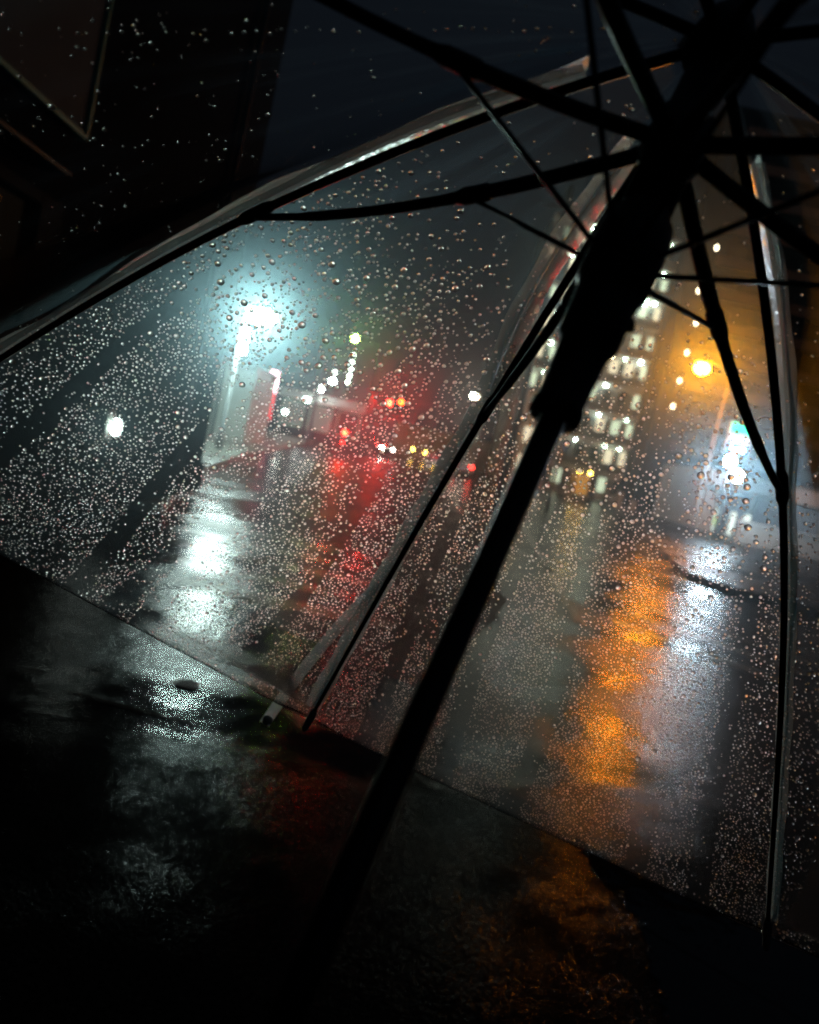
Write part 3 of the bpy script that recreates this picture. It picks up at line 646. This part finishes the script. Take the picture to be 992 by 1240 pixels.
for k in range(8):
    # rib: U channel to the joint, thinner rod after it
    P = cw(curve_pts(k, .0, 1.0)); n = len(P)
    rad = [ (.0024 if i/(n-1) < TJ else .0024-.0008*((i/(n-1)-TJ)/(1-TJ))) for i in range(n)]
    rb = MB().tube(P, rad, 8).build('rib', M['blackmetal'], um, True)
    J = cw(rib(k, TJ)); 
    tan = cw(rib(k, TJ+.02))-cw(rib(k, TJ-.02)); tan /= np.linalg.norm(tan)
    MB().tube([J-tan*.011, J-tan*.006, J+tan*.007, J+tan*.012], [.0024, .0036, .0036, .0023], 10).build('rib_joint', M['black'], rb, True)
    T = cw(rib(k, 1.0)); T0 = cw(rib(k, .955)); 
    tipm = M.setdefault('tip', mat('clear_tip_cap', (.35, .36, .36), .15, var=.1))
    dT = (T-T0)/np.linalg.norm(T-T0)
    MB().tube([T0, T0+dT*.004, T-dT*.003, T], [.0022, .0032, .0028, .0012], 10).build('rib_tip', tipm, rb, True)
    # seam tape on the outside of the vinyl: a slightly puckered double fold
    S = curve_pts(k, .10, .962, 60); Vt = []; 
    wob = np.cumsum(rng.normal(0, .0005, 61)); wob -= np.linspace(wob[0], wob[-1], 61)
    for i in range(61):
        t = .10+(.862)*i/60; ii = min(NT, int(round((t-.02)/(hem(0)-.02)*NT))); nn = NRM[ii, k*NU]
        tg = S[min(60, i+1)]-S[max(0, i-1)]; tg /= np.linalg.norm(tg); sd = np.cross(nn, tg)
        wdt = .0048+.0005*math.sin(i*.9+k)
        if k in (0, 1, 2):
            dl = rib(k+(-1 if k < 2 else 1), t)-S[i]; dl /= np.linalg.norm(dl)
            amt = {0: .004, 1: .013, 2: .006}[k]
            S2 = S[i]+dl*amt*(math.sin(pi*min(1, max(0, (t-.06)/(TJ-.04))))**.8 if t < TJ else .25)
            if k == 1: wdt *= 1.5
        else: S2 = S[i]
        lean = .25*math.sin(k*2.1)+.16*math.sin(i*.21+k)+.10*math.sin(i*.53+2*k)+wob[i]*40
        hh = .0105+.0016*math.sin(i*.31+k*1.7)
        row = [(-wdt, .0004), (-wdt*.8, .0011), (-wdt*.35, .0006), (-.0006, .0012)]
        row += [(math.sin(lean*q_)*hh*q_-.0004, .0012+hh*q_) for q_ in (.3, .6, .88)] + [(math.sin(lean)*hh-.0009, .0014+hh), (math.sin(lean)*hh, .0020+hh), (math.sin(lean)*hh+.0009, .0013+hh)]
        row += [(math.sin(lean*q_)*hh*q_+.0004, .0012+hh*q_) for q_ in (.88, .6, .3)] + [(.0006, .0012), (wdt*.35, .0006), (wdt*.8, .0011), (wdt, .0004)]
        for sx_, h_ in row: Vt.append(S2+sd*sx_+nn*(OFF+TH+h_))
    NW = len(row)
    Ft = [(i*NW+q_, i*NW+q_+1, (i+1)*NW+q_+1, (i+1)*NW+q_) for i in range(60) for q_ in range(NW-1)]
    mesh_np('seam_tape', cw(np.array(Vt)), Ft, tape, um)
HUB = C_-SH*AX; SLV = C_-SS*AX
for k in range(8):
    d = JO[k]-C_; d -= AX*d.dot(AX); d /= np.linalg.norm(d)
    h0 = cw(HUB+d*.010); j1 = cw(JO[k]-NRM[16, k*NU]*.003); mid = h0+(j1-h0)*QM
    sag = cw(-AX*.006)-CAM
    pts = [h0+(j1-h0)*s-(cw(-AX)-CAM)*-.0*s for s in np.linspace(0, 1, 13)]
    pts = [p_-(cw(AX)-CAM)*(.010*4*s*(1-s)) if True else p_ for p_, s in zip(pts, np.linspace(0, 1, 13))]
    st = MB().tube(pts, [.0032]*5+[.0026]*5+[.0021]*3, 8).build('stretcher', M['black'], um, True)
    m_ = pts[int(round(QM*12))]; td = pts[6]-pts[3]; td = td/np.linalg.norm(td)
    MB().tube([m_-td*.008, m_-td*.006, m_+td*.006, m_+td*.010], [.0028, .0038, .0038, .0028], 10).build('bracket', M['black'], st, True)
    MB().tube([cw(SLV+d*.011), m_-(cw(AX)-CAM)*.003], .00115, 6).build('push_rod', M['blackmetal'], um, True)
def lathe(prof, name, m, n=28):
    P = [cw(C_-AX*s) for s, _ in prof]; rr = [r_ for _, r_ in prof]
    return MB().tube(P, rr, n).build(name, m, um, True)
lathe([(-.030, .003), (-.028, .0045), (-.012, .005), (-.011, .010), (.000, .0122), (.006, .0126), (.010, .0118), (.0125, .0086)], 'crown', M['black'])
lathe([(.010, .0046), (.30, .0044), (.45, .0044)], 'shaft', M['shaft'])
lathe([(.014, .0080), (.040, .0088), (.044, .0112), (.056, .0118), (.064, .0116), (.068, .0094), (.092, .0092)], 'runner', M['black'])
lathe([(.090, .0094), (.0945, .0094), (.096, .0125), (.1045, .0132), (.1235, .0128), (.1250, .0112), (.1330, .0108), (.1475, .0106), (.149, .0086), (.172, .0080), (.1735, .0088), (.1775, .0086), (.1785, .0048)], 'sleeve', M['black'])
# runner catch button sticking out
b0 = cw(C_-AX*.140); side = RT*.0105
MB().tube([b0+side*.7, b0+side*1.25], [.003, .0022], 8).build('catch', M['black'], um, True)
lathe([(.43, .0058), (.435, .010), (.45, .0115), (.53, .0120), (.60, .0118), (.618, .0100), (.62, .004)], 'handle', M['black'])
# closing strap hanging loose outside the vinyl
A0 = rib(1, .685)+NRM[26, NU]*.008
E0 = np.array([(320-496)/FPX*.735, -(877-620)/FPX*.735, .735])
mid_ = (A0+E0)/2+np.array([-.006, .006, .012]); sv = np.cross(E0-A0, np.array([0, 0, 1.])); sv /= np.linalg.norm(sv)
Vs = []; ns = 24
for i in range(ns+1):
    s = i/ns; p_ = (1-s)**2*A0+2*s*(1-s)*mid_+s*s*E0; wd = (.0025+.0022*min(1, s*3))
    nb_ = np.array([.1, .1, 1.]); nb_ /= np.linalg.norm(nb_)
    for a_w, h_ in ((-1, 0), (-.8, .0012), (0, .0002), (.8, .0012), (1, 0)): Vs.append(p_+sv*a_w*wd+nb_*(h_+.0012*math.sin(s*17)*a_w))
Fs = [(i*5+q_, i*5+q_+1, (i+1)*5+q_+1, (i+1)*5+q_) for i in range(ns) for q_ in range(4)]
strap = mesh_np('closing_strap', cw(np.array(Vs)), Fs, tape, um)
MB().tube([cw(E0-(E0-A0)*.03-np.array([0, 0, .002])), cw(E0-(E0-A0)*.03+np.array([0, 0, .003]))], .0045, 14).build('snap_button', M['tip'], strap, True)

# ------------------------------------------------------------------ rain drops beading on the canopy
NRr, SG = 4, 10; am = D2R(72)
tv = [(0, 0, (1-math.cos(am))/math.sin(am))]
for i in range(1, NRr+1):
    a = am*i/NRr
    for s in range(SG): tv.append((math.sin(a)*math.cos(2*pi*s/SG)/math.sin(am), math.sin(a)*math.sin(2*pi*s/SG)/math.sin(am), (math.cos(a)-math.cos(am))/math.sin(am)))
nb0 = len(tv)
for s in range(SG): tv.append((math.cos(2*pi*s/SG), math.sin(2*pi*s/SG), 0.0))
tv = np.array(tv); tfv = []; 
for s in range(SG): tfv.append((0, 1+s, 1+(s+1) % SG))
for i in range(NRr-1):
    for s in range(SG):
        a, b = 1+i*SG+s, 1+i*SG+(s+1) % SG; tfv.append((a, a+SG, b+SG, b))
CELL = .0060; cells = {}
def free(p, r):
    c = tuple(np.floor(p/CELL).astype(int))
    for i in (-1, 0, 1):
        for j in (-1, 0, 1):
            for l in (-1, 0, 1):
                for (q_, rq) in cells.get((c[0]+i, c[1]+j, c[2]+l), ()):
                    if (p[0]-q_[0])**2+(p[1]-q_[1])**2+(p[2]-q_[2])**2 < ((r+rq)*1.12)**2: return False
    cells.setdefault(c, []).append((p, r)); return True
def vnoise(x, y, seed):                    # cheap smooth noise for patchy wetting
    s = 0
    for o in range(3):
        f_ = 2.0**o; s += math.sin(x*f_*7.1+seed*3+o)*math.sin(y*f_*9.3+seed*5+o*2)/f_
    return s
creases = {0: (.12, .40, .53, .60, .80), 1: (.10, .33, .47, .72, .9)}
#  panel: candidates, mean radius (mm), spread, density vs. distance from crown
panels = {0: 40000, 1: 44000, 7: 3200, 2: 14000, 3: 800, 6: 900, 5: 150, 4: 150}
DP, DR = [], []
for k, ncand in panels.items():
    for _ in range(ncand):
        s = math.sqrt(random.uniform(.0, 1)); u = random.random()
        if k in (0, 1):
            dens = .04+.96*min(1, max(0, (s-.24)/.36))**1.1
            for c in creases[k]:
                if abs(u-c-.03*math.sin(s*6+c*20)) < .013+.009*s and s > .42: dens *= .06
            dens *= .75+.35*vnoise(u*2, s*2, k+1)
            mid_zone = math.exp(-((s-.45)/.13)**2)
            mr = (.00072 if s < .84 else .00062)+.00018*mid_zone
            if k == 1: mr *= .88
            sg = .34+.14*mid_zone
        elif k == 2: dens = .08+.92*min(1, max(0, (s-.35)/.3)); mr, sg = .00074, .33
        elif k == 7: dens = .25+.5*max(0, vnoise(u*3, s*3, 4)); mr, sg = .00058, .38
        else: dens = .6+.3*vnoise(u*3, s*3, k); mr, sg = .0008, .45
        if random.random() > dens: continue
        r = min(.0023, max(.00032, mr*math.exp(random.gauss(0, sg))))
        P_ = (k, u, s, r)
        fi = s*NT; i0 = min(NT-1, int(fi)); fj = (k+u)*NU; j0 = int(fj); a, b = fi-i0, fj-j0; j1 = (j0+1) % nc; j0 %= nc
        p = (1-a)*((1-b)*OUT[i0, j0]+b*OUT[i0, j1])+a*((1-b)*OUT[i0+1, j0]+b*OUT[i0+1, j1])
        if not free(p, r): continue
        n_ = (1-a)*((1-b)*NRM[i0, j0]+b*NRM[i0, j1])+a*((1-b)*NRM[i0+1, j0]+b*NRM[i0+1, j1]); n_ /= np.linalg.norm(n_)
        tg = G[i0+1, j0]-G[i0, j0]; tg -= n_*tg.dot(n_); tg /= np.linalg.norm(tg)
        DP.append((p+n_*.00012, n_, tg, np.cross(n_, tg))); DR.append(r)
# a row of hanging drops along the hem and the fold line in the upper panel
def extra(k, u, s, r):
    fi = s*NT; i0 = min(NT-1, int(fi)); fj = (k+u)*NU; j0 = int(fj); a, b = fi-i0, fj-j0; j1 = (j0+1) % nc; j0 %= nc
    p = (1-a)*((1-b)*OUT[i0, j0]+b*OUT[i0, j1])+a*((1-b)*OUT[i0+1, j0]+b*OUT[i0+1, j1])
    if not free(p, r): return
    n_ = NRM[i0, j0]; tg = G[i0+1, j0]-G[i0, j0]; tg -= n_*tg.dot(n_); tg /= np.linalg.norm(tg)
    DP.append((p+n_*.00012, n_, tg, np.cross(n_, tg))); DR.append(r)
for k in (0, 1, 2):
    for _ in range(110): extra(k, random.random(), random.uniform(.985, .998), random.uniform(.0006, .0012))
cand = []
for k in (6, 7):
    for u_ in np.linspace(.005, .995, 90):
        for s_ in np.linspace(.05, .98, 90):
            p = cpos(k, u_, s_)
            if p[2] > .05: cand.append((k, u_, s_, 496+FPX*p[0]/p[2], 620-FPX*p[1]/p[2]))
CA = np.array(cand)
for i in range(64):                       # drops collected along the straight fold of the upper panel
    x_ = random.uniform(120, 735); d_ = (CA[:, 3]-x_)**2+(CA[:, 4]-45-random.gauss(0, 1.5))**2; b_ = CA[int(np.argmin(d_))]
    extra(int(b_[0]), b_[1], b_[2], random.uniform(.0004, .0011))
nd = len(DR); A = np.array(DP); Rr = np.array(DR)
el = 1+.25*rng.random(nd); ht = .62+.40*rng.random(nd)
nvt = len(tv)
verts = (A[:, None, 0] + (tv[None, :, 0:1]*(Rr*el)[:, None, None])*A[:, None, 2] + (tv[None, :, 1:2]*Rr[:, None, None])*A[:, None, 3] + (tv[None, :, 2:3]*(Rr*ht)[:, None, None])*A[:, None, 1]).reshape(-1, 3)
verts = cw(verts)
tri = [f_ for f_ in tfv if len(f_) == 3]; quad = [f_ for f_ in tfv if len(f_) == 4]
offs = (np.arange(nd)*nvt)[:, None, None]
BAS = (np.array([[nb0+i for i in range(SG)]])[None]+offs).reshape(-1, SG)
TRI = (np.array(tri)[None]+offs).reshape(-1, 3)[:, ::-1]; QUA = (np.array(quad)[None]+offs).reshape(-1, 4)[:, ::-1]   # camera axes are left-handed: flip
me = bpy.data.meshes.new('raindrops'); me.vertices.add(len(verts)); me.vertices.foreach_set('co', verts.astype(np.float32).ravel())
loops = np.concatenate([TRI.ravel(), QUA.ravel(), BAS.ravel()]).astype(np.int32); me.loops.add(len(loops)); me.loops.foreach_set('vertex_index', loops)
st_ = np.concatenate([np.arange(len(TRI))*3, len(TRI)*3+np.arange(len(QUA))*4, len(TRI)*3+len(QUA)*4+np.arange(len(BAS))*SG]).astype(np.int32)
me.polygons.add(len(st_)); me.polygons.foreach_set('loop_start', st_); me.update(calc_edges=True)
wm = bpy.data.materials.new('rain_water'); wm.use_nodes = True; nt = wm.node_tree; nt.nodes.clear()
out = nt.nodes.new('ShaderNodeOutputMaterial'); gb = nt.nodes.new('ShaderNodeBsdfGlass'); gb.inputs['IOR'].default_value = 1.33; gb.inputs['Roughness'].default_value = .31
nt.links.new(gb.outputs[0], out.inputs[0])
wb = wm.copy(); wb.name = 'rain_water_base'; wb.node_tree.nodes['Glass BSDF'].inputs['Roughness'].default_value = 0.0
dro = link('raindrops', me, wm, None, False); me.materials.append(wb)
nsm = len(TRI)+len(QUA)
me.polygons.foreach_set('use_smooth', np.concatenate([np.ones(nsm, bool), np.zeros(len(BAS), bool)]))
me.polygons.foreach_set('material_index', np.concatenate([np.zeros(nsm, np.int32), np.ones(len(BAS), np.int32)]))
tag(dro, 'clear raindrops beading all over the transparent umbrella', 'raindrops', kind='stuff')
print('drops', nd)
